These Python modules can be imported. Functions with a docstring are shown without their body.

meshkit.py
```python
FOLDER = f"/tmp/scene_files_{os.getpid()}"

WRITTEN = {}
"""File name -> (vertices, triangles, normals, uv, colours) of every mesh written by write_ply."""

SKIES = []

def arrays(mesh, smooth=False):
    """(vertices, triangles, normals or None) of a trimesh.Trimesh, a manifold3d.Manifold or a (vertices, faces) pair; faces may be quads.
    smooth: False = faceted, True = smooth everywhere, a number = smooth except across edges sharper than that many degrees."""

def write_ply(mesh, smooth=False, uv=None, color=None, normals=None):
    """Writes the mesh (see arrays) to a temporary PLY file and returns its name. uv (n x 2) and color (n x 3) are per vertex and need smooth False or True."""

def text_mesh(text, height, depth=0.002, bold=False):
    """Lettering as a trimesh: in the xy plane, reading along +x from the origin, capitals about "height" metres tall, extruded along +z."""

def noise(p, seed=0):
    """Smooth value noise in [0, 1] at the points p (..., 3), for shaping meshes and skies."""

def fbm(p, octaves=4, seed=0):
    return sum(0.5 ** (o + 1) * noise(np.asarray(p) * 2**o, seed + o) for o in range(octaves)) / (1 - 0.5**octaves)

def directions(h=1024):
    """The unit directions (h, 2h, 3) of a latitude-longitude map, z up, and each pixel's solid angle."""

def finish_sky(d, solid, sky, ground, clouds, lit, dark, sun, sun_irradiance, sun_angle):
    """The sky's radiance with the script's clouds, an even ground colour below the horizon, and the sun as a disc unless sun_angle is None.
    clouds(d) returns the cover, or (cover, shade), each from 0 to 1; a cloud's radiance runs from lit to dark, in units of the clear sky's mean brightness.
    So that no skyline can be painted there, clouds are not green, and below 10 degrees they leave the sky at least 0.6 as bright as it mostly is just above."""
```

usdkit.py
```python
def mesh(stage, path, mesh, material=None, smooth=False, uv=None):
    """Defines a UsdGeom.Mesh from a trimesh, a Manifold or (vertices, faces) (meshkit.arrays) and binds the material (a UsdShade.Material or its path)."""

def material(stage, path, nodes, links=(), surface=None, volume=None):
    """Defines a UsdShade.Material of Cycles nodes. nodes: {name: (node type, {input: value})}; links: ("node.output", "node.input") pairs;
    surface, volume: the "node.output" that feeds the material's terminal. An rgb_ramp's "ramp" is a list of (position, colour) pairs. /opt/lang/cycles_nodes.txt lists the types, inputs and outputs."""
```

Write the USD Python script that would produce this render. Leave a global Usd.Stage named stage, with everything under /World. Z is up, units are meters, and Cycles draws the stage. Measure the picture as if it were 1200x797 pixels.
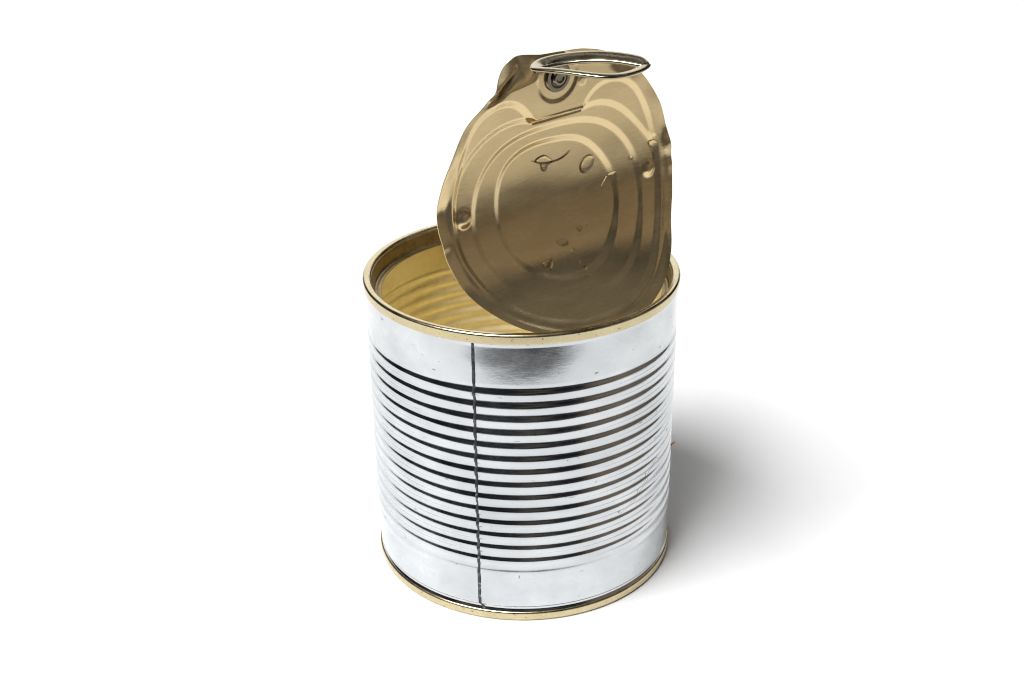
import math
import numpy as np
import trimesh
import shapely
from shapely.geometry import Polygon, Point, LineString
import usdkit
import meshkit
from pxr import Usd, UsdGeom, UsdLux, UsdShade, Gf, Sdf, Vt

stage = Usd.Stage.CreateInMemory()
UsdGeom.SetStageUpAxis(stage, 'Z')
UsdGeom.SetStageMetersPerUnit(stage, 1.0)
UsdGeom.Xform.Define(stage, '/World')
UsdGeom.Scope.Define(stage, '/World/Looks')
MM = 0.001

# ------------------------------------------------------------------ camera
cam = UsdGeom.Camera.Define(stage, '/World/Camera')
eye = np.array([-3.33, -404.63, 268.63]) * MM
right = np.array([0.99989401, -0.00625329, -0.01314797])
up = np.array([0.01455928, 0.42945967, 0.90296867])
back = np.array([0.0, -0.90306439, 0.42950519])
M = Gf.Matrix4d(*right, 0, *up, 0, *back, 0, *eye, 1)
cam.AddTransformOp().Set(M)
cam.CreateHorizontalApertureAttr(36.0)
cam.CreateFocalLengthAttr(36.0 * 1.31863)
cam.CreateClippingRangeAttr(Gf.Vec2f(0.02, 50))
cam.CreateExposureAttr(0.0)

# ------------------------------------------------------------------ light: a studio
def softbox(name, pos, target, w, h, strength, color=(1, 1, 1)):
    """a rectangular studio softbox; shines along its -z towards the target"""
    L = UsdLux.RectLight.Define(stage, '/World/' + name)
    pos, target = np.array(pos, float), np.array(target, float)
    z = pos - target
    z /= np.linalg.norm(z)
    x = np.cross([0, 0, 1.0], z)
    x /= np.linalg.norm(x)
    y = np.cross(z, x)
    L.AddTransformOp().Set(Gf.Matrix4d(*x, 0, *y, 0, *z, 0, *pos, 1))
    L.CreateWidthAttr(w)
    L.CreateHeightAttr(h)
    L.CreateIntensityAttr(strength)
    L.CreateColorAttr(Gf.Vec3f(*color))
    return L

softbox('key_softbox', (-0.94, -0.89, 2.25), (0, 0.02, 0.05), 1.42, 1.25, 17.4, (0.985, 0.995, 1.0))
softbox('added_backdrop_lamp', (0.2, 0.66, 1.15), (0.25, 1.15, 0.75), 1.4, 0.35, 4.0)  # added lamp that brings the rear paper up to white
usdkit.material(stage, '/World/Looks/dim_room', {
    't': ('texture_coordinate', {}), 'n': ('noise_texture', {'scale': 3.2, 'detail': 2.0}),
    'r': ('rgb_ramp', {'ramp': [(0.36, (0.10, 0.14, 0.22)), (0.5, (0.32, 0.34, 0.40)), (0.66, (1.7, 1.45, 1.2))]}),
    'b': ('background_shader', {'strength': 0.05})},
    [('t.generated', 'n.vector'), ('n.fac', 'r.fac'), ('r.color', 'b.color')], surface='b.background')
dome = UsdLux.DomeLight.Define(stage, '/World/room_ambient')
UsdShade.MaterialBindingAPI.Apply(dome.GetPrim()).Bind(UsdShade.Material.Get(stage, '/World/Looks/dim_room'))

# ------------------------------------------------------------------ helpers
used = {}
def numbered(parent, name):
    k = (str(parent), name)
    n = used.get(k, -1) + 1
    used[k] = n
    return name if n == 0 else '%s_%03d' % (name, n)

def obj(name, mesh, mat, parent=None, smooth=40, uv=None):
    root = str(parent.GetPath()) if parent is not None else '/World'
    path = root + '/' + numbered(root, name)
    return usdkit.mesh(stage, path, mesh, '/World/Looks/' + mat, smooth=smooth, uv=uv).GetPrim()

def tag(p, **kw):
    for k, v in kw.items():
        p.SetCustomDataByKey(k, v)
    return p

def revolve(profile, n=512, closed=True):
    """mesh of a profile [(r, z)] turned about z; counter-clockwise profile (outside on its right going up) faces outwards"""
    pr = np.array(profile, float) * MM
    m = len(pr)
    a = np.arange(n) * 2 * np.pi / n
    v = np.stack([pr[None, :, 0] * np.cos(a)[:, None], pr[None, :, 0] * np.sin(a)[:, None], np.broadcast_to(pr[None, :, 1], (n, m))], -1).reshape(-1, 3)
    f = []
    i = np.arange(n)
    for k in range(m if closed else m - 1):
        k2 = (k + 1) % m
        A, B, Cc, D = i * m + k, ((i + 1) % n) * m + k, ((i + 1) % n) * m + k2, i * m + k2
        f += [np.stack([A, B, Cc], 1), np.stack([A, Cc, D], 1)]
    return v, np.vstack(f)

def rounded(points, radius, seg=4):
    """rounds a polyline's inner corners"""
    P = [np.array(p, float) for p in points]
    out = [P[0]]
    for a, b, c in zip(P[:-2], P[1:-1], P[2:]):
        r = min(radius, 0.48 * np.linalg.norm(a - b), 0.48 * np.linalg.norm(c - b))
        s, e = b + (a - b) / np.linalg.norm(a - b) * r, b + (c - b) / np.linalg.norm(c - b) * r
        for t in np.linspace(0, 1, seg + 1):
            out.append((1 - t) ** 2 * s + 2 * t * (1 - t) * b + t * t * e)
    return out + [P[-1]]

def sstep(x, lo, hi):
    t = np.clip((np.asarray(x, float) - lo) / (hi - lo), 0, 1)
    return t * t * (3 - 2 * t)

# ------------------------------------------------------------------ materials
def paper():
    usdkit.material(stage, '/World/Looks/white_paper', {
        'c': ('texture_coordinate', {}), 'n': ('noise_texture', {'scale': 900.0, 'detail': 4.0}),
        'b': ('bump', {'strength': 0.08, 'distance': 0.0004}),
        'p': ('principled_bsdf', {'base_color': (0.88, 0.88, 0.875), 'roughness': 0.75, 'specular_ior_level': 0.2})},
        [('c.object', 'n.vector'), ('n.fac', 'b.height'), ('b.normal', 'p.normal')], surface='p.BSDF')
paper()
usdkit.material(stage, '/World/Looks/dark_table', {
    'c': ('texture_coordinate', {}), 'n': ('noise_texture', {'scale': 12.0, 'detail': 5.0}),
    'r': ('rgb_ramp', {'ramp': [(0.3, (0.012, 0.013, 0.016)), (0.7, (0.024, 0.025, 0.028))]}),
    'p': ('principled_bsdf', {'roughness': 0.6})},
    [('c.object', 'n.vector'), ('n.fac', 'r.fac'), ('r.color', 'p.base_color')], surface='p.BSDF')

def tinplate():
    """bright tinned steel: brushed round the can, a few dark scuffs and specks"""
    N = {
        'g': ('texture_coordinate', {}),
        'm1': ('mapping', {'scale': (60.0, 60.0, 5200.0)}), 'n1': ('noise_texture', {'scale': 1.0, 'detail': 3.0, 'roughness': 0.6}),
        'm2': ('mapping', {'scale': (45.0, 45.0, 60.0)}), 'n2': ('noise_texture', {'scale': 1.0, 'detail': 5.0, 'roughness': 0.65}),
        'm3': ('mapping', {'scale': (160.0, 160.0, 900.0), 'rotation': (0.18, -0.15, 0.3)}), 'n3': ('noise_texture', {'scale': 1.0, 'detail': 3.0, 'roughness': 0.55}),
        'm4': ('mapping', {'scale': (700.0, 700.0, 420.0)}), 'n4': ('noise_texture', {'scale': 1.0, 'detail': 2.0}),
        'scr': ('rgb_ramp', {'ramp': [(0.70, (0, 0, 0)), (0.745, (1, 1, 1))]}),
        'spk': ('rgb_ramp', {'ramp': [(0.745, (0, 0, 0)), (0.78, (1, 1, 1))]}),
        'mx': ('math', {'math_type': 'maximum'}),
        'tone': ('rgb_ramp', {'ramp': [(0.3, (0.54, 0.56, 0.58)), (0.7, (0.74, 0.755, 0.77))]}),
        'col': ('mix', {'color2': (0.30, 0.28, 0.26)}),
        'ro': ('map_range', {'from_min': 0.3, 'from_max': 0.75, 'to_min': 0.10, 'to_max': 0.24}),
        'bp': ('bump', {'strength': 0.16, 'distance': 0.00003}),
        'bp2': ('bump', {'strength': 0.045, 'distance': 0.0012}),
        'p': ('principled_bsdf', {'metallic': 1.0}),
    }
    L = [('g.object', 'm1.vector'), ('m1.vector', 'n1.vector'), ('g.object', 'm2.vector'), ('m2.vector', 'n2.vector'),
         ('g.object', 'm3.vector'), ('m3.vector', 'n3.vector'), ('g.object', 'm4.vector'), ('m4.vector', 'n4.vector'),
         ('n3.fac', 'scr.fac'), ('n4.fac', 'spk.fac'), ('scr.color', 'mx.value1'), ('spk.color', 'mx.value2'),
         ('n2.fac', 'tone.fac'), ('tone.color', 'col.color1'), ('mx.value', 'col.fac'), ('col.color', 'p.base_color'),
         ('n2.fac', 'ro.value'), ('ro.result', 'p.roughness'),
         ('n1.fac', 'bp.height'), ('n2.fac', 'bp2.height'), ('bp2.normal', 'bp.normal'), ('bp.normal', 'p.normal')]
    usdkit.material(stage, '/World/Looks/tinplate', N, L, surface='p.BSDF')
tinplate()

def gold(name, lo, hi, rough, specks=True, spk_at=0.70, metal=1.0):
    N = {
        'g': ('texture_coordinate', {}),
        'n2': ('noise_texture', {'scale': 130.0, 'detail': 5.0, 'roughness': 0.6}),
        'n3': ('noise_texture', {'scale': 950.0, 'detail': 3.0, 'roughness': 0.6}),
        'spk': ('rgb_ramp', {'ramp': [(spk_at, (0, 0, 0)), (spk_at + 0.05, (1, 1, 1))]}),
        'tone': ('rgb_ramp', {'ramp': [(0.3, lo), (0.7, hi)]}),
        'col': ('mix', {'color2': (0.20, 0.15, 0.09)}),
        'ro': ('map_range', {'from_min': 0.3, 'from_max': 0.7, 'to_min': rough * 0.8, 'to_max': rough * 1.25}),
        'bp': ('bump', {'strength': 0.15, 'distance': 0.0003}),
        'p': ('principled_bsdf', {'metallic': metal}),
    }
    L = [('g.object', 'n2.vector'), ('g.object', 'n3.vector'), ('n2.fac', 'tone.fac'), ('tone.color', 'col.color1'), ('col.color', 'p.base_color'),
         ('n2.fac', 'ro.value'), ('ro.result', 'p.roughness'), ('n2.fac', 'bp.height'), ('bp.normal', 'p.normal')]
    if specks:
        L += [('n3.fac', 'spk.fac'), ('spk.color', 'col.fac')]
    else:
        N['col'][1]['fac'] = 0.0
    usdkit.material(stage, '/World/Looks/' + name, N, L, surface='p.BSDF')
gold('gold_rim', (0.56, 0.47, 0.29), (0.67, 0.575, 0.36), 0.24, spk_at=0.645)
gold('gold_lining', (0.92, 0.80, 0.45), (0.95, 0.84, 0.51), 0.29, specks=False, metal=0.32)
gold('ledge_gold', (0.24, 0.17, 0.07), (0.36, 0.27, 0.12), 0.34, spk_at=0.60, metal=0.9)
gold('rivet_dark_reflection', (0.20, 0.175, 0.13), (0.27, 0.24, 0.18), 0.16, specks=False)  # ring metal with a dark reflection painted into its base colour
gold('ring_steel', (0.43, 0.37, 0.24), (0.52, 0.45, 0.31), 0.22, specks=False)

def lid_gold():
    """gold lacquered lid: grain rolled along the sheet (the mesh's st is in metres on the flat sheet)"""
    N = {
        'uv': ('uvmap', {'attribute': 'st'}),
        'm1': ('mapping', {'scale': (170.0, 2600.0, 1.0), 'rotation': (0, 0, 0.05)}), 'n1': ('noise_texture', {'scale': 1.0, 'detail': 3.0, 'roughness': 0.6}),
        'm2': ('mapping', {'scale': (35.0, 120.0, 1.0)}), 'n2': ('noise_texture', {'scale': 1.0, 'detail': 4.0, 'roughness': 0.6}),
        'tone': ('rgb_ramp', {'ramp': [(0.3, (0.74, 0.57, 0.31)), (0.7, (0.83, 0.655, 0.37))]}),
        'ro': ('map_range', {'from_min': 0.3, 'from_max': 0.7, 'to_min': 0.17, 'to_max': 0.25}),
        'bp': ('bump', {'strength': 0.40, 'distance': 0.00005}),
        'p': ('principled_bsdf', {'metallic': 0.90}),
    }
    L = [('uv.UV', 'm1.vector'), ('m1.vector', 'n1.vector'), ('uv.UV', 'm2.vector'), ('m2.vector', 'n2.vector'),
         ('n2.fac', 'tone.fac'), ('tone.color', 'p.base_color'), ('n2.fac', 'ro.value'), ('ro.result', 'p.roughness'),
         ('n1.fac', 'bp.height'), ('bp.normal', 'p.normal')]
    usdkit.material(stage, '/World/Looks/lid_gold', N, L, surface='p.BSDF')
lid_gold()
usdkit.material(stage, '/World/Looks/dark_weld', {
    'c': ('texture_coordinate', {}), 'm': ('mapping', {'scale': (500.0, 500.0, 900.0)}), 'n': ('noise_texture', {'scale': 1.0, 'detail': 4.0}),
    'r': ('rgb_ramp', {'ramp': [(0.35, (0.045, 0.045, 0.05)), (0.60, (0.11, 0.11, 0.115)), (0.70, (0.38, 0.39, 0.40))]}),
    'b': ('bump', {'strength': 0.5, 'distance': 0.0002}),
    'p': ('principled_bsdf', {'metallic': 0.7, 'roughness': 0.42})},
    [('c.object', 'm.vector'), ('m.vector', 'n.vector'), ('n.fac', 'r.fac'), ('r.color', 'p.base_color'), ('n.fac', 'b.height'), ('b.normal', 'p.normal')], surface='p.BSDF')
usdkit.material(stage, '/World/Looks/water', {'p': ('principled_bsdf', {'base_color': (1, 0.99, 0.96), 'roughness': 0.02, 'ior': 1.36, 'transmission_weight': 1.0})}, surface='p.BSDF')
usdkit.material(stage, '/World/Looks/brown_fibre', {'n': ('noise_texture', {'scale': 900.0}), 'r': ('rgb_ramp', {'ramp': [(0.3, (0.16, 0.07, 0.03)), (0.7, (0.34, 0.17, 0.08))]}), 'p': ('principled_bsdf', {'roughness': 0.7})},
                [('n.fac', 'r.fac'), ('r.color', 'p.base_color')], surface='p.BSDF')

usdkit.material(stage, '/World/Looks/orange_crumb', {'n': ('noise_texture', {'scale': 1500.0}), 'r': ('rgb_ramp', {'ramp': [(0.3, (0.75, 0.36, 0.14)), (0.7, (0.9, 0.55, 0.28))]}), 'p': ('principled_bsdf', {'roughness': 0.7})},
                [('n.fac', 'r.fac'), ('r.color', 'p.base_color')], surface='p.BSDF')

# ------------------------------------------------------------------ setting: white paper sweep on a dark table
def sweep(hw=0.64, y0=-0.215, y1=0.85, rad=0.35, top=1.05, n=24):
    path = [(y0, 0.0)] + [(y, 0.0) for y in np.linspace(y0, y1, 14)[1:]]
    path += [(y1 + rad * math.sin(t), rad - rad * math.cos(t)) for t in np.linspace(0, math.pi / 2, n)[1:]]
    path += [(y1 + rad, z) for z in np.linspace(rad, top, 6)[1:]]
    P = np.array(path)
    T = np.gradient(P, axis=0)
    T /= np.linalg.norm(T, axis=1)[:, None]
    Q = P + np.stack([T[:, 1], -T[:, 0]], 1) * 0.0004
    loop = np.vstack([P, Q[::-1]])
    m = len(loop)
    v = np.vstack([np.c_[np.full(m, x), loop] for x in (-hw, hw)])
    k = np.arange(m)
    k2 = (k + 1) % m
    f = np.vstack([np.stack([k, k2, k2 + m], 1), np.stack([k, k2 + m, k + m], 1)])
    mesh = trimesh.Trimesh(v, f, process=False)
    mesh.fix_normals()
    return mesh
tag(obj('seamless_paper', sweep(), 'white_paper', smooth=30), kind='structure', label='seamless white paper sweep the can stands on, rising behind it')
tbl = trimesh.creation.box([3.2, 2.0, 0.03])
tbl.apply_translation([0.4, 0.45, -0.0155])
flag = trimesh.creation.box([0.36, 0.22, 0.003])  # added unseen card that dims what the upper lid reflects
flag.apply_translation([0.44, -0.10, 0.0022])
usdkit.material(stage, '/World/Looks/added_grey_card', {'p': ('principled_bsdf', {'base_color': (0.57, 0.56, 0.54), 'roughness': 0.8, 'specular_ior_level': 0.2})}, surface='p.BSDF')
tag(obj('added_grey_card', flag, 'added_grey_card', smooth=False), kind='structure', label='grey card added on the paper out of view to dim the lid reflections')
wall = trimesh.creation.box([0.08, 3.0, 1.35])  # unseen wall, added for brown reflections in the lid and ribs
wall.apply_translation([2.0, -0.55, 0.645])
usdkit.material(stage, '/World/Looks/brown_wall', {
    'c': ('texture_coordinate', {}), 'n': ('noise_texture', {'scale': 3.0, 'detail': 5.0}),
    'r': ('rgb_ramp', {'ramp': [(0.3, (0.18, 0.135, 0.095)), (0.7, (0.36, 0.285, 0.21))]}),
    'p': ('principled_bsdf', {'roughness': 0.7})},
    [('c.object', 'n.vector'), ('n.fac', 'r.fac'), ('r.color', 'p.base_color')], surface='p.BSDF')
tag(obj('added_reflection_wall', wall, 'brown_wall', smooth=False), kind='structure', label='brown wall added outside the picture to give the metal warm reflections')
tag(obj('table', tbl, 'dark_table', smooth=False), kind='structure', label='dark table under the white paper')

# ------------------------------------------------------------------ the can
H = 102.0
can = UsdGeom.Xform.Define(stage, '/World/tin_can').GetPrim()
tag(can, label='opened ribbed tin can with gold rims and its gold lid bent upright', category='tin can')

Z0, PITCH, NB, R0, AMP = 82.96, 4.585, 15, 50.36, 0.30
def body_r(z):
    z = np.asarray(z, float)
    ph = 2 * np.pi * (z - Z0) / PITCH
    hi, lo = Z0 + PITCH / 2, Z0 - (NB - 1) * PITCH - PITCH / 2
    w = sstep(z, hi + 0.05, hi - 1.3) * (0.45 + 0.55 * sstep(z, lo + 1.0, lo + 5.2)) * sstep(z, lo - 0.05, lo + 1.3)
    # flattened sine: crests and troughs a little fuller than the flanks
    s = np.sin(ph)
    r = R0 - AMP * w * (s + 0.04 * np.sin(3 * ph))
    # neck above the base seam and a slight roll under the top seam
    r = r - 0.62 * sstep(z, 5.6, 4.7) * sstep(z, 3.0, 4.3)
    r = r + 0.10 * sstep(z, 97.2, 98.6)
    return r
zs = np.concatenate([np.linspace(2.9, 8, 40), np.arange(8.1, 98.6, 0.13), [98.6]])
prof = np.c_[body_r(zs), zs]
def dents(v):
    """slight hand-made unevenness of the sheet"""
    a = np.arctan2(v[:, 1], v[:, 0])
    q = np.c_[np.cos(a) * 2.2, np.sin(a) * 2.2, v[:, 2] / 0.022]
    d = (meshkit.fbm(q, 3, 5) - 0.5) * 0.00036
    rr = np.hypot(v[:, 0], v[:, 1])
    w = sstep(v[:, 2], 0.004, 0.012) * sstep(v[:, 2], 0.098, 0.090)
    v[:, :2] *= (1 + d * w / rr)[:, None]
    return v
v, f = revolve(prof, 720, closed=False)
body = obj('body', (dents(v), f), 'tinplate', can, smooth=True)
pl = np.c_[np.interp(zs, zs, body_r(zs)) - 0.28, zs][::-1]
pl = pl[(pl[:, 1] > 5.2) & (pl[:, 1] < 98)]
pl = np.vstack([pl, [(48.9, 5.0), (44.0, 4.9), (42.5, 5.6), (20.0, 5.6), (0.02, 5.6)]])
v, f = revolve(pl, 512, closed=False)
obj('inner_lining', (dents(v), f), 'gold_lining', can, smooth=True)
top = rounded([(50.05, 98.55), (50.85, 98.45), (51.0, 98.9), (51.25, 101.45), (50.75, 101.95), (50.0, 102.0), (49.1, 101.85), (48.65, 101.2), (48.55, 100.4), (48.9, 100.0), (49.4, 98.6)], 0.5)
v, f = revolve(top, 720, closed=True)
rim = obj('top_rim', (v, f), 'gold_rim', can, smooth=50)
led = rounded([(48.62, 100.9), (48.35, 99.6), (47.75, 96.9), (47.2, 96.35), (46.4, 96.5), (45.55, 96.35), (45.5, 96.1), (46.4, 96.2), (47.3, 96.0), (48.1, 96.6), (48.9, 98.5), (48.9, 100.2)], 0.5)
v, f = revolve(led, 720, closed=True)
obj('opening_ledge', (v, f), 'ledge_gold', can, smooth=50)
bot = rounded([(49.5, 3.3), (50.5, 3.35), (50.85, 2.9), (50.92, 2.3), (50.8, 0.8), (50.4, 0.1), (49.9, 0.0), (49.2, 0.15), (48.7, 0.9), (48.3, 3.2), (47.5, 3.9), (40, 3.6), (38.5, 4.4), (20, 4.4), (0.02, 4.4), (0.02, 4.7), (38.6, 4.7), (40, 3.9), (47.6, 4.2), (48.7, 3.4)], 0.5)
v, f = revolve(bot, 720, closed=True)
obj('base_rim', (v, f), 'gold_rim', can, smooth=50)

# weld seam: a narrow dark strip proud of the body, with bright knots on the beads
az0 = math.radians(-17.15)
zz = np.concatenate([np.arange(3.2, 98.4, 0.25)])
rng = np.random.default_rng(4)
wob = np.interp(zz, np.arange(0, 104, 2.2), rng.normal(0, 0.05, 48))
half = 0.60 + np.interp(zz, np.arange(0, 104, 1.1), rng.normal(0, 0.05, 95))
inb = sstep(zz, 16, 19) * sstep(zz, 86, 84)
half -= 0.07 * inb * (1 + np.sin(2 * np.pi * (zz - Z0) / PITCH))
off = 1.05 * sstep(zz, 5.2, 3.8)
prf = np.array([(-1.0, -0.12), (-0.85, 0.07), (-0.3, 0.15), (0.3, 0.15), (0.85, 0.07), (1.0, -0.12)])
rows = []
for k, z in enumerate(zz):
    r = float(body_r(z))
    for s, h in prf:
        a = az0 + (s * half[k] + wob[k] + off[k]) / r
        rr = r + h + 0.05 * inb[k] * rng.normal() * (abs(s) < .5)
        rows.append((rr * math.sin(a), -rr * math.cos(a), z))
V = np.array(rows) * MM
m = len(prf)
F = []
for k in range(len(zz) - 1):
    for j in range(m - 1):
        A = k * m + j
        F += [(A, A + 1, A + m + 1), (A, A + m + 1, A + m)]
obj('weld_seam', (V, np.array(F)), 'dark_weld', can, smooth=60)

# ------------------------------------------------------------------ the lid, in sheet coordinates (u, w): u along the hinge, w up the lid, both from its centre
LR = 45.29
HX, HY, HZ, YAW, A0, KV, TW, KU, K2 = 29.4747, -33.9929, 97.5377, 0.6407, 0.1412, -0.0153, 0.0403, -0.0003, 0.5057
EN, EE, EZ = np.array([math.sin(YAW), -math.cos(YAW), 0]), np.array([math.cos(YAW), math.sin(YAW), 0]), np.array([0, 0, 1.0])
_g = np.linspace(-8, 108, 2321)
_a = A0 + KV * (_g - LR) + K2 * ((_g - LR) / LR) ** 2      # how far the sheet leans back, along its length
_cap = 0.86 - 0.10 * np.log1p(np.exp(np.clip((0.86 - _a) / 0.10, -50, 50)))      # the foot stays flatter than the curl above it
_a0, _a = _a, np.where(_g < 30, _cap, _a)
_h = np.concatenate([[0], np.cumsum(np.cos(_a[1:]) + np.cos(_a[:-1]))]) * 0.025
_b = np.concatenate([[0], np.cumsum(np.sin(_a[1:]) + np.sin(_a[:-1]))]) * 0.025
_h0 = np.concatenate([[0], np.cumsum(np.cos(_a0[1:]) + np.cos(_a0[:-1]))]) * 0.025
_b0 = np.concatenate([[0], np.cumsum(np.sin(_a0[1:]) + np.sin(_a0[:-1]))]) * 0.025
_h += np.interp(40, _g, _h0) - np.interp(40, _g, _h) - np.interp(0, _g, _h0)
_b += np.interp(40, _g, _b0) - np.interp(40, _g, _b) - np.interp(0, _g, _b0)

def sheet(u, w):
    """the bent sheet: positions (mm) and its outward (viewer side) normal"""
    u, v = np.asarray(u, float), np.asarray(w, float) + LR
    uu, vv = u * math.cos(TW) - v * math.sin(TW), u * math.sin(TW) + v * math.cos(TW)
    ang, h, b = np.interp(vv, _g, _a), np.interp(vv, _g, _h), np.interp(vv, _g, _b)
    eu, bu = np.sin(KU * uu) / KU, (1 - np.cos(KU * uu)) / KU
    n = EN * np.cos(ang)[..., None] + EZ * np.sin(ang)[..., None]
    P = np.array([HX, HY, HZ]) + eu[..., None] * EE - EN * b[..., None] + EZ * h[..., None]
    P = P + (-EN * np.cos(ang)[..., None] + EZ * np.sin(ang)[..., None]) * bu[..., None]
    return P, n

def smooth_poly(pts, r=2.0):
    p = Polygon(pts).buffer(0)
    return p.buffer(-r).buffer(2 * r).buffer(-r)
def dshape(R, flat, r):
    c = Point(0, 0).buffer(R, 96).intersection(Polygon([(-60, -60), (60, -60), (60, flat), (-60, flat)]))
    return c.buffer(-r, 32).buffer(r, 32)
def spline_poly(pts, closed=True, n=260):
    from scipy.interpolate import splprep, splev
    p = np.array(pts + (pts[:1] if closed else []), float)
    tck, _ = splprep(p.T, s=len(p) * 0.05, per=closed)
    return list(zip(*splev(np.linspace(0, 1, n), tck)))
INNER = Polygon(spline_poly([(-0.7, 17.4), (5.4, 16.9), (12.2, 14.0), (17.9, 8.2), (21.7, 1.7), (22.9, -5.0), (21.0, -12.0), (14.6, -19.2), (4.5, -24.0), (-7.2, -23.6), (-16.4, -18.6), (-21.3, -11.2), (-23.1, -3.5), (-22.4, 5.3), (-20.3, 11.6), (-15.7, 15.5), (-9.2, 17.2)])).buffer(0)
SECOND = Polygon(spline_poly([(-1.7, 22.0), (8.0, 21.8), (16.8, 19.6), (23.0, 15.5), (28.2, 9.9), (31.7, 3.0), (32.3, -6.5), (30.2, -13.5), (24.2, -22.0), (14.5, -29.2), (3.0, -32.2), (-8.5, -31.2), (-19.5, -26.2), (-26.9, -19.5), (-31.0, -11.3), (-32.2, -3.0), (-31.0, 6.8), (-27.5, 13.8), (-22.0, 18.7), (-13.7, 21.3)])).buffer(0)
arc = [(39.6 * math.cos(t), 39.6 * math.sin(t)) for t in np.linspace(math.radians(166), math.radians(374), 150)]
rl = spline_poly([(38.7, 8.6), (36.6, 15.2), (31.6, 25.3), (25.6, 31.3), (19.6, 32.6), (12.6, 30.1), (9.2, 25.6)], False, 90)
ll = spline_poly([(-10.0, 25.9), (-12.0, 28.2), (-15.9, 31.9), (-22.0, 33.7), (-28.2, 31.0), (-33.0, 24.7), (-36.8, 15.6), (-38.7, 8.6)], False, 90)
LOOPS = Polygon(arc + rl + ll).buffer(0)
rb = spline_poly([(38.9, 7.6), (35.4, 11.6), (30.0, 17.6), (22.8, 23.6), (15.5, 25.7), (9.5, 25.5)], False, 80)
lb = spline_poly([(-9.8, 25.9), (-14.5, 26.5), (-20.4, 26.2), (-28.2, 23.2), (-34.0, 17.4), (-38.0, 10.6)], False, 80)
BRANCH = Polygon(arc + rb + lb).buffer(0)

def inside_distance(poly, u, w):
    pts = shapely.points(u, w)
    d = shapely.distance(poly.exterior, pts)
    return np.where(shapely.contains(poly, pts), d, -d)

def ramp(x, half):
    """a step with an even flank and softly rounded shoulders"""
    e = 0.30
    def I(t):      # integral of a clipped box, smooth at both ends
        return np.where(t <= -e, 0.0, np.where(t >= e, t, (t + e) ** 2 / (4 * e)))
    return (I(np.asarray(x) + half) - I(np.asarray(x) - half)) / (2 * half)

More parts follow.
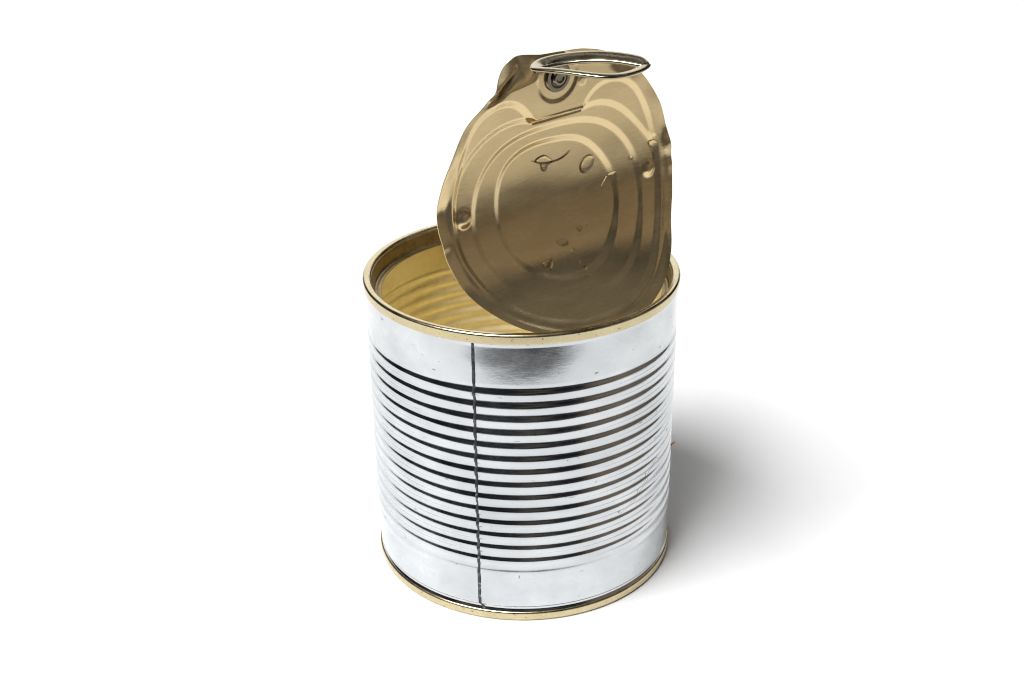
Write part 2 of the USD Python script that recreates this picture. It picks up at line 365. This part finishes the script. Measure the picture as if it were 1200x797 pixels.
def relief(u, w):
    """height of the stamped relief and of the wear (mm), towards the viewer"""
    u, w = np.ravel(u).astype(float), np.ravel(w).astype(float)
    r = np.hypot(u, w)
    h = np.zeros_like(u)
    half = 0.98 - 0.66 * sstep(np.abs(u), 10.0, 8.6) * sstep(w, 23.8, 24.4)
    lowf = 0.28 + 0.72 * sstep(w, -33, -10)
    h -= 0.72 * lowf * ramp(inside_distance(INNER, u, w), half)
    h -= 0.68 * lowf * ramp(inside_distance(SECOND, u, w), half)
    h -= 0.62 * lowf * ramp(inside_distance(LOOPS, u, w), half)
    h -= 0.55 * lowf * ramp(inside_distance(BRANCH, u, w), half)
    # shallow return outside the outer ring
    ring = np.exp(-((r - 42.2) / 1.0) ** 2) * sstep(w, 14, 4)
    h -= 0.22 * ring
    # crease between the loops
    g = sstep(np.abs(u), 9.6, 8.8)
    h += g * (0.42 * np.exp(-((w - 25.75 - 0.01 * u) / 0.42) ** 2) - 0.30 * np.exp(-((w - 24.9 - 0.01 * u) / 0.35) ** 2))
    # two dimples, a small boss, the stamped ring round the rivet
    for (a, b, rad, amp) in ((-35.9, 2.2, 2.1, 1.25), (36.2, -0.3, 2.0, 1.0), (8.2, 34.6, 1.3, 0.18)):
        q = ((u - a) ** 2 + (w - b) ** 2) / rad ** 2
        h += amp * np.exp(-q * q * 0.7)
    q = np.hypot(u + 1.2, w - 37.6)
    h -= 0.35 * sstep(q, 8.2, 6.4)
    # edge waviness of the torn lid
    th = np.arctan2(w, u)
    e = sstep(r, 40.0, 45.2) * (0.25 + 0.75 * sstep(w, -30, -12))
    h += e * (0.55 * np.sin(5 * th + 0.6) + 0.4 * np.sin(9 * th + 2.0) + 0.22 * np.sin(17 * th))
    for (deg, s, amp) in ((3.0, 3.0, -0.45), (9.0, 3.5, 0.3), (-176, 4.0, 1.0), (172, 5.0, -0.9), (-160, 6, -0.7)):
        d = (np.degrees(th) - deg + 180) % 360 - 180
        h += amp * e * np.exp(-(d / s) ** 2)
    # long slow buckling of the thin sheet
    h += 0.8 * (meshkit.fbm(np.c_[u / 26.0, w / 18.0, 0 * u + 3.1], 2, 11) - 0.5)
    # corner bent away where the ring was pulled, with a fluted channel in it
    d = (w - (36.6 + 0.10 * (u + 22) ** 2 * 0.10)) * sstep(u, -6, -13) * sstep(u, -31, -21)
    h -= 0.48 * np.clip(d, 0, None) ** 1.1
    ax = np.array([0.86, 0.51]); ax /= np.linalg.norm(ax)
    s1, s2 = (u + 20.5) * ax[0] + (w - 39.6) * ax[1], -(u + 20.5) * ax[1] + (w - 39.6) * ax[0]
    h += np.exp(-(s1 / 6.0) ** 4) * (1.3 * np.exp(-(s2 / 0.8) ** 2) - 1.1 * np.exp(-((s2 - 1.7) / 0.9) ** 2) - 1.1 * np.exp(-((s2 + 1.7) / 0.9) ** 2))
    return h

def outline(th):
    """radius of the torn lid by angle: nearly round, stretched at the pulled corner"""
    deg = np.degrees(th)
    d2 = (deg - 128 + 180) % 360 - 180
    d = (deg - 107 + 180) % 360 - 180
    n = meshkit.fbm(np.c_[np.cos(th) * 9, np.sin(th) * 9, 0 * th], 3, 21) - 0.5
    return LR + 0.18 * n + 1.5 * np.exp(-(d / 9.0) ** 2) - 1.25 * np.exp(-(d2 / 8.0) ** 2) - 0.7 * np.exp(-((d2 - 17) / 9.0) ** 2)

NR, NT = 170, 840
rho = np.linspace(0, 1, NR + 1)[1:]
th = np.arange(NT) * 2 * np.pi / NT
OR = outline(th)
U = np.concatenate([[0], (rho[:, None] * (OR * np.cos(th))[None]).ravel()])
W = np.concatenate([[0], (rho[:, None] * (OR * np.sin(th))[None]).ravel()])
def lid_point(u, w, lift=0.0):
    P, n = sheet(u, w)
    return P + n * (relief(u, w) + lift)[:, None], n
Pf, Nf = lid_point(U, W)
Pb = Pf - Nf * 0.24
nv = len(U)
F = [(0, 1 + j, 1 + (j + 1) % NT) for j in range(NT)]
j = np.arange(NT); j2 = (j + 1) % NT
FF = [np.array(F)]
for k in range(NR - 1):
    a, b = 1 + k * NT, 1 + (k + 1) * NT
    FF += [np.stack([a + j, b + j, b + j2], 1), np.stack([a + j, b + j2, a + j2], 1)]
front = np.vstack(FF)
rim0 = 1 + (NR - 1) * NT
edge = np.vstack([np.stack([rim0 + j, nv + rim0 + j, nv + rim0 + j2], 1), np.stack([rim0 + j, nv + rim0 + j2, rim0 + j2], 1)])
faces = np.vstack([front, front[:, ::-1] + nv, edge])
verts = np.vstack([Pf, Pb]) * MM
# keep the cut edge crisp: give the band its own vertices
nb = len(verts)
band = np.concatenate([rim0 + j, nv + rim0 + j])
verts = np.vstack([verts, verts[band]])
edge2 = np.vstack([np.stack([j, NT + j, NT + j2], 1), np.stack([j, NT + j2, j2], 1)]) + nb
faces = np.vstack([front, front[:, ::-1] + nv, edge2])
st = np.vstack([np.c_[U, W], np.c_[U, W], np.c_[U, W][rim0 + j], np.c_[U, W][rim0 + j]]) * MM
lid = obj('lid', (verts, faces), 'lid_gold', can, smooth=True, uv=st)

# rivet: a stepped button, its dark reflection painted into the colour
def on_lid(u, w, lift=0.0):
    P, n = sheet(np.array([u]), np.array([w]))
    P2, _ = sheet(np.array([u + 0.01]), np.array([w]))
    x = (P2 - P)[0]; x /= np.linalg.norm(x)
    n = n[0]; y = np.cross(n, x)
    base = P[0] + n * (relief([u], [w])[0] + lift)
    T = np.eye(4); T[:3, 0], T[:3, 1], T[:3, 2], T[:3, 3] = x, y, n, base * MM
    return T
def placed(vf, T):
    v, f = vf
    v = np.asarray(v)
    return v @ T[:3, :3].T + T[:3, 3], f
RU, RW = -1.2, 37.7
T = on_lid(RU, RW)
tongue = rounded([(0.02, 0.15), (4.3, 0.15), (4.6, 0.5), (4.3, 0.85), (3.2, 0.85), (2.7, 0.7), (0.02, 0.7)], 0.15)
v, f = revolve(tongue, 96, closed=False)
rv_ = [placed((v, f), T)]
rp = []
rv = rounded([(0.02, 0.7), (2.45, 0.7), (2.5, 1.1), (2.1, 1.55), (1.35, 1.6), (1.15, 1.3), (0.02, 1.25)], 0.2)
v, f = revolve(rv, 96, closed=False)
rv_.append(placed((v, f), T))
obj('rivet', (np.vstack([rv_[0][0], rv_[1][0]]), np.vstack([rv_[0][1], rv_[1][1] + len(rv_[0][0])])), 'rivet_dark_reflection', lid, smooth=50)

# ring pull: a curled sheet ring standing out from the lid, nearly level
RC = np.array([19.3, -38.5, 177.6])
def ringline(t):
    x = 15.3 * np.sign(np.cos(t)) * np.abs(np.cos(t)) ** 1.0
    s = np.sin(t)
    y = np.where(s > 0, -9.4, -7.6) * (1 + 0.4 * np.sign(s) * x / 15.3) * s * np.abs(s) ** (0.15 + 0.75 * sstep(np.cos(t), 0.0, 0.7)) - 2.0 * np.exp(-((x - 4) / 9) ** 2) * (s > 0) * s
    z = -0.6 * s * (s > 0) - 0.05 * x * s + 0.02 * x - 0.5 * np.cos(2 * t)
    return RC + np.stack([x, y, z], -1)
nt, ns = 220, 18
tt = np.arange(nt) * 2 * np.pi / nt
L0 = ringline(tt)
tan = np.roll(L0, -1, 0) - np.roll(L0, 1, 0)
tan /= np.linalg.norm(tan, axis=1)[:, None]
upv = np.array([0, 0, 1.0])
side = np.cross(tan, upv); side /= np.linalg.norm(side, axis=1)[:, None]
nup = np.cross(side, tan)
twist = np.radians(-30.0 * sstep(np.sin(tt), 0.2, -0.6) + 8.0)[:, None]
side, nup = side * np.cos(twist) + nup * np.sin(twist), nup * np.cos(twist) - side * np.sin(twist)
cs = np.arange(ns) * 2 * np.pi / ns
wid = 1.2 + 1.2 * sstep(np.sin(tt), 0.1, -0.7)
V = L0[:, None] + side[:, None] * (wid[:, None] * np.cos(cs)[None])[..., None] + nup[:, None] * (0.62 * np.sign(np.sin(cs)) * np.abs(np.sin(cs)) ** 0.8)[None, :, None]
V = V.reshape(-1, 3)
F = []
i = np.arange(nt)
for k in range(ns):
    k2 = (k + 1) % ns
    A, B, Cc, D = i * ns + k, ((i + 1) % nt) * ns + k, ((i + 1) % nt) * ns + k2, i * ns + k2
    F += [np.stack([A, Cc, B], 1), np.stack([A, D, Cc], 1)]
ringm = trimesh.Trimesh(V * MM, np.vstack(F), process=False)
ringm.fix_normals()
rp.append((ringm.vertices, ringm.faces))
# the curled inner edge of the sheet shows as a second, thinner wire along the far side
ta = np.radians(np.linspace(182, 352, 60))
li = ringline(ta) + np.stack([0 * ta, -3.3 * np.abs(np.sin(ta)) ** 0.6, -0.55 + 0 * ta], -1)
lt = np.gradient(li, axis=0); lt /= np.linalg.norm(lt, axis=1)[:, None]
la = np.cross(lt, [0, 0, 1.0]); la /= np.linalg.norm(la, axis=1)[:, None]
lb_ = np.cross(la, lt)
ca = np.arange(10) * 2 * np.pi / 10
V = (li[:, None] + 0.62 * (np.cos(ca)[None, :, None] * la[:, None] + np.sin(ca)[None, :, None] * lb_[:, None])).reshape(-1, 3)
F = [(k * 10 + q, k * 10 + (q + 1) % 10, (k + 1) * 10 + (q + 1) % 10) for k in range(59) for q in range(10)] + [(k * 10 + q, (k + 1) * 10 + (q + 1) % 10, (k + 1) * 10 + q) for k in range(59) for q in range(10)]
lw = trimesh.Trimesh(V * MM, np.array(F), process=False)
lw.fix_normals()
rp.append((lw.vertices, lw.faces))
# neck of the tongue, bent from the rivet up into the ring
T0 = on_lid(RU + 0.3, RW + 3.2, 0.5)
p0, xdir, ydir, ndir = T0[:3, 3] / MM, T0[:3, 0], T0[:3, 1], T0[:3, 2]
p3 = ringline(np.array([math.radians(245)]))[0]
p1, p2 = p0 + ydir * 3.0, p3 + np.array([0, 2.0, -0.5])
S = np.linspace(0, 1, 14)[:, None]
cl = (1 - S) ** 3 * p0 + 3 * S * (1 - S) ** 2 * p1 + 3 * S ** 2 * (1 - S) * p2 + S ** 3 * p3
tg = np.gradient(cl, axis=0); tg /= np.linalg.norm(tg, axis=1)[:, None]
nn = np.cross(xdir, tg); nn /= np.linalg.norm(nn, axis=1)[:, None]
hw = np.linspace(3.6, 4.6, 14)[:, None]
V = np.stack([cl - xdir * hw - nn * 0.25, cl + xdir * hw - nn * 0.25, cl + xdir * hw + nn * 0.25, cl - xdir * hw + nn * 0.25], 1).reshape(-1, 3)
F = []
for k in range(13):
    for q in range(4):
        a, b = k * 4 + q, k * 4 + (q + 1) % 4
        F += [(a, b, b + 4), (a, b + 4, a + 4)]
nk = trimesh.Trimesh(V * MM, np.array(F), process=False)
nk.fix_normals()
rp.append((nk.vertices, nk.faces))
vs, fs, o = [], [], 0
for v, f in rp:
    vs.append(np.asarray(v)); fs.append(np.asarray(f) + o); o += len(v)
obj('ring_pull', (np.vstack(vs), np.vstack(fs)), 'ring_steel', lid, smooth=45)

# strip of the end left as a hinge between the lid's foot and the ledge
hu = np.linspace(-7, 7, 15)
hp, hn = lid_point(hu, -np.sqrt(LR ** 2 - hu ** 2) + 0.4, 0.0)
ra = np.arctan2(hp[:, 1], hp[:, 0])
led = np.c_[46.2 * np.cos(ra), 46.2 * np.sin(ra), np.full(15, 96.55)]
mid = (hp + led) / 2 - np.array([0, 0, 0.3])
top_ = np.stack([hp, mid, led], 0)
V = np.vstack([top_.reshape(-1, 3), (top_ - [0, 0, 0.22]).reshape(-1, 3)])
F = []
for k in range(2):
    for q in range(14):
        a = k * 15 + q
        for o, fl in ((0, 1), (45, -1)):
            F += [tuple(np.array([a, a + 1, a + 16])[::fl] + o), tuple(np.array([a, a + 16, a + 15])[::fl] + o)]
obj('hinge_strip', (V * MM, np.array(F)), 'lid_gold', can, smooth=40)

# ------------------------------------------------------------------ water drops on the lid
def drop(pts, h):
    """a flat irregular drop lying on the lid: its outline on the sheet (mm) and its height"""
    from scipy.interpolate import splprep, splev
    pts = np.array(pts + pts[:1], float)
    tck, _ = splprep(pts.T, s=0, per=True)
    n, m = 44, 10
    ox, oy = splev(np.arange(n) / n, tck)
    ox, oy = np.array(ox), np.array(oy)
    if np.sum(ox * np.roll(oy, -1) - oy * np.roll(ox, -1)) < 0:
        ox, oy = ox[::-1], oy[::-1]
    u, w = ox.mean(), oy.mean()
    lv = [(u + (ox - u) * q, w + (oy - w) * q, np.full(n, h * (1 - q ** 3.0) ** 0.55)) for q in np.linspace(1, 0.1, m)]
    X, Y, Z = (np.concatenate([l[k] for l in lv]) for k in range(3))
    X, Y, Z = np.append(X, u), np.append(Y, w), np.append(Z, h)
    P, nn = lid_point(X, Y, 0.0)
    top_ = P + nn * (Z + 0.02)[:, None]
    F = []
    for k in range(m - 1):
        for q in range(n):
            A, B = k * n + q, k * n + (q + 1) % n
            F += [(A, B, B + n), (A, B + n, A + n)]
    F += [((m - 1) * n + q, (m - 1) * n + (q + 1) % n, m * n) for q in range(n)]
    ct = len(top_)
    bot_ = P[:n] - nn[:n] * 0.05
    F += [(q, ct + q, ct + (q + 1) % n) for q in range(n)] + [(q, ct + (q + 1) % n, (q + 1) % n) for q in range(n)]
    F += [(ct + (q + 1) % n, ct + q, ct + n) for q in range(n)]
    V = np.vstack([top_, bot_, P[-1:] - nn[-1:] * 0.05])
    mm = trimesh.Trimesh(V * MM, np.array(F), process=False)
    mm.fix_normals()
    return mm
def blob(u, w, a, b, rot):
    t, r = np.arange(10) * math.pi / 5, math.radians(rot)
    k = 1 + 0.14 * np.sin(2 * t + u) + 0.1 * np.sin(3 * t + w)
    x, y = a * k * np.cos(t), b * k * np.sin(t)
    return [(float(u + p * math.cos(r) - q * math.sin(r)), float(w + p * math.sin(r) + q * math.cos(r))) for p, q in zip(x, y)]
DROPS = [
    ([(-7.6, 12.2), (-5.0, 13.4), (-1.7, 11.9), (-0.6, 10.4), (-2.6, 9.6), (-3.4, 8.2), (-5.0, 8.7), (-5.4, 10.6)], 0.75, 'leaf shaped drop, largest on the lid, under a curved dark hair'),
    ([(9.8, 5.0), (10.3, 7.7), (12.8, 9.3), (15.6, 8.0), (15.0, 5.4), (12.0, 3.8)], 0.8, 'big oval drop at the upper right inside the inner ring'),
    (blob(22.2, 0.9, 1.5, 1.05, 30), 0.6, 'round drop on the inner ring at the right, head of a short streak'),
    (blob(19.0, -0.7, 2.2, 0.5, 40), 0.4, 'thin slanting streak below the drop on the right of the inner ring'),
    (blob(30.0, 4.4, 0.85, 0.8, 0), 0.55, 'small round drop between the second ring and the right dimple'),
    (blob(33.5, 6.0, 0.45, 0.35, 20), 0.3, 'tiniest drop, just above the right dimple'),
    ([(36.8, 8.3), (39.2, 8.4), (39.7, 7.2), (38.9, 4.4), (38.6, 2.6), (37.9, 5.2)], 0.6, 'long drop hanging from the outer ring near the right edge'),
    ([(-3.7, -12.6), (-1.7, -12.2), (0.0, -13.4), (0.5, -14.7), (-1.7, -15.1), (-3.3, -14.1)], 0.75, 'rounded drop in the lower middle inside the inner ring'),
    ([(0.6, -16.6), (2.0, -16.8), (1.7, -18.1), (0.3, -18.2)], 0.5, 'small drop just below the rounded lower middle drop'),
    ([(5.2, -10.5), (7.0, -10.7), (7.2, -11.8), (5.9, -12.6), (5.2, -11.6)], 0.4, 'faint drop to the right of the rounded lower middle drop'),
    (blob(8.9, -11.6, 0.85, 0.3, 65), 0.3, 'sliver of water beside the faint lower right drop'),
    ([(-10.4, -17.2), (-8.6, -17.2), (-7.3, -16.4), (-7.9, -18.6), (-10.0, -20.3), (-11.4, -18.3)], 0.6, 'slanting drop at the lower left, touching the inner ring'),
    (blob(2.3, -22.3, 1.7, 0.5, -72), 0.4, 'thin streak just inside the inner ring at the bottom'),
    (blob(2.2, -26.1, 1.2, 0.6, -10), 0.3, 'flat smear of water just below the inner ring'),
]
for pts, h, text in DROPS:
    tag(obj('water_drop', drop(pts, h), 'water', smooth=60), label=text, category='water drop', group='water drops on the lid')

# curved trail beside the largest drop
def tube(points, radius, n=6):
    P = np.asarray(points, float)
    t = np.gradient(P, axis=0); t /= np.linalg.norm(t, axis=1)[:, None]
    ref = np.array([0.3, 0.2, 0.9])
    a = np.cross(t, ref); a /= np.linalg.norm(a, axis=1)[:, None]
    b = np.cross(t, a)
    an = np.arange(n) * 2 * np.pi / n
    r = np.broadcast_to(radius, (len(P),))
    V = P[:, None] + r[:, None, None] * (np.cos(an)[None, :, None] * a[:, None] + np.sin(an)[None, :, None] * b[:, None])
    V = V.reshape(-1, 3)
    F = []
    for k in range(len(P) - 1):
        for q in range(n):
            A, B = k * n + q, k * n + (q + 1) % n
            F += [(A, B, B + n), (A, B + n, A + n)]
    F += [(0, q + 1, q) for q in range(1, n - 1)]
    e = (len(P) - 1) * n
    F += [(e, e + q, e + q + 1) for q in range(1, n - 1)]
    m = trimesh.Trimesh(V * MM, np.array(F), process=False)
    m.fix_normals()
    return m
s = np.linspace(0, 1, 24)
hk = np.array([(-8.5, 12.5), (-6.5, 11.5), (-3.7, 10.7), (-0.8, 10.5), (2.2, 10.7), (4.3, 11.2), (6.2, 12.4)])
tu = np.interp(s, np.linspace(0, 1, 7), hk[:, 0])
tw = np.polyval(np.polyfit(np.linspace(0, 1, 7), hk[:, 1], 3), s)
P, n = lid_point(tu, tw, 0.25 + 0.62 * np.exp(-((s - 0.27) / 0.2) ** 2))
tag(obj('hair', tube(P, 0.13 * (0.4 + np.sin(np.pi * s) ** 0.5)), 'brown_fibre', smooth=60), label='thin dark curved hair lying across the largest water drop on the lid', category='hair')

# hair and crumb stuck on the can's right side
def on_body(azdeg, z, lift=0.1):
    a = math.radians(azdeg)
    r = float(body_r(z)) + lift
    return (r * math.sin(a), -r * math.cos(a), z)
pts = [(36, 33.2), (41, 35), (46, 37.2), (49.5, 39.6), (52, 42.4), (54, 45.0), (57, 46.4), (59.5, 45.6)]
az, zc = np.array(pts).T
q = np.linspace(0, 1, 60)
az, zc = np.interp(q, np.linspace(0, 1, len(pts)), az), np.interp(q, np.linspace(0, 1, len(pts)), zc)
k = np.ones(9) / 9
az, zc = np.convolve(np.pad(az, 4, 'edge'), k, 'valid'), np.convolve(np.pad(zc, 4, 'edge'), k, 'valid')
tag(obj('hair', tube([on_body(a_, z_, 0.32) for a_, z_ in zip(az, zc)], 0.045), 'brown_fibre', smooth=60), label='fine curved hair stuck to the ribs at the can\'s right side', category='hair')
cr = tube([on_body(80, 40.0, 0.05), on_body(81, 40.2, 0.5), on_body(83, 39.9, 1.0), on_body(82, 39.6, 1.5)], np.array([0.25, 0.36, 0.25, 0.08]))
tag(obj('crumb', cr, 'orange_crumb', smooth=60), label='tiny orange brown crumb sticking out from the can\'s right edge', category='crumb')
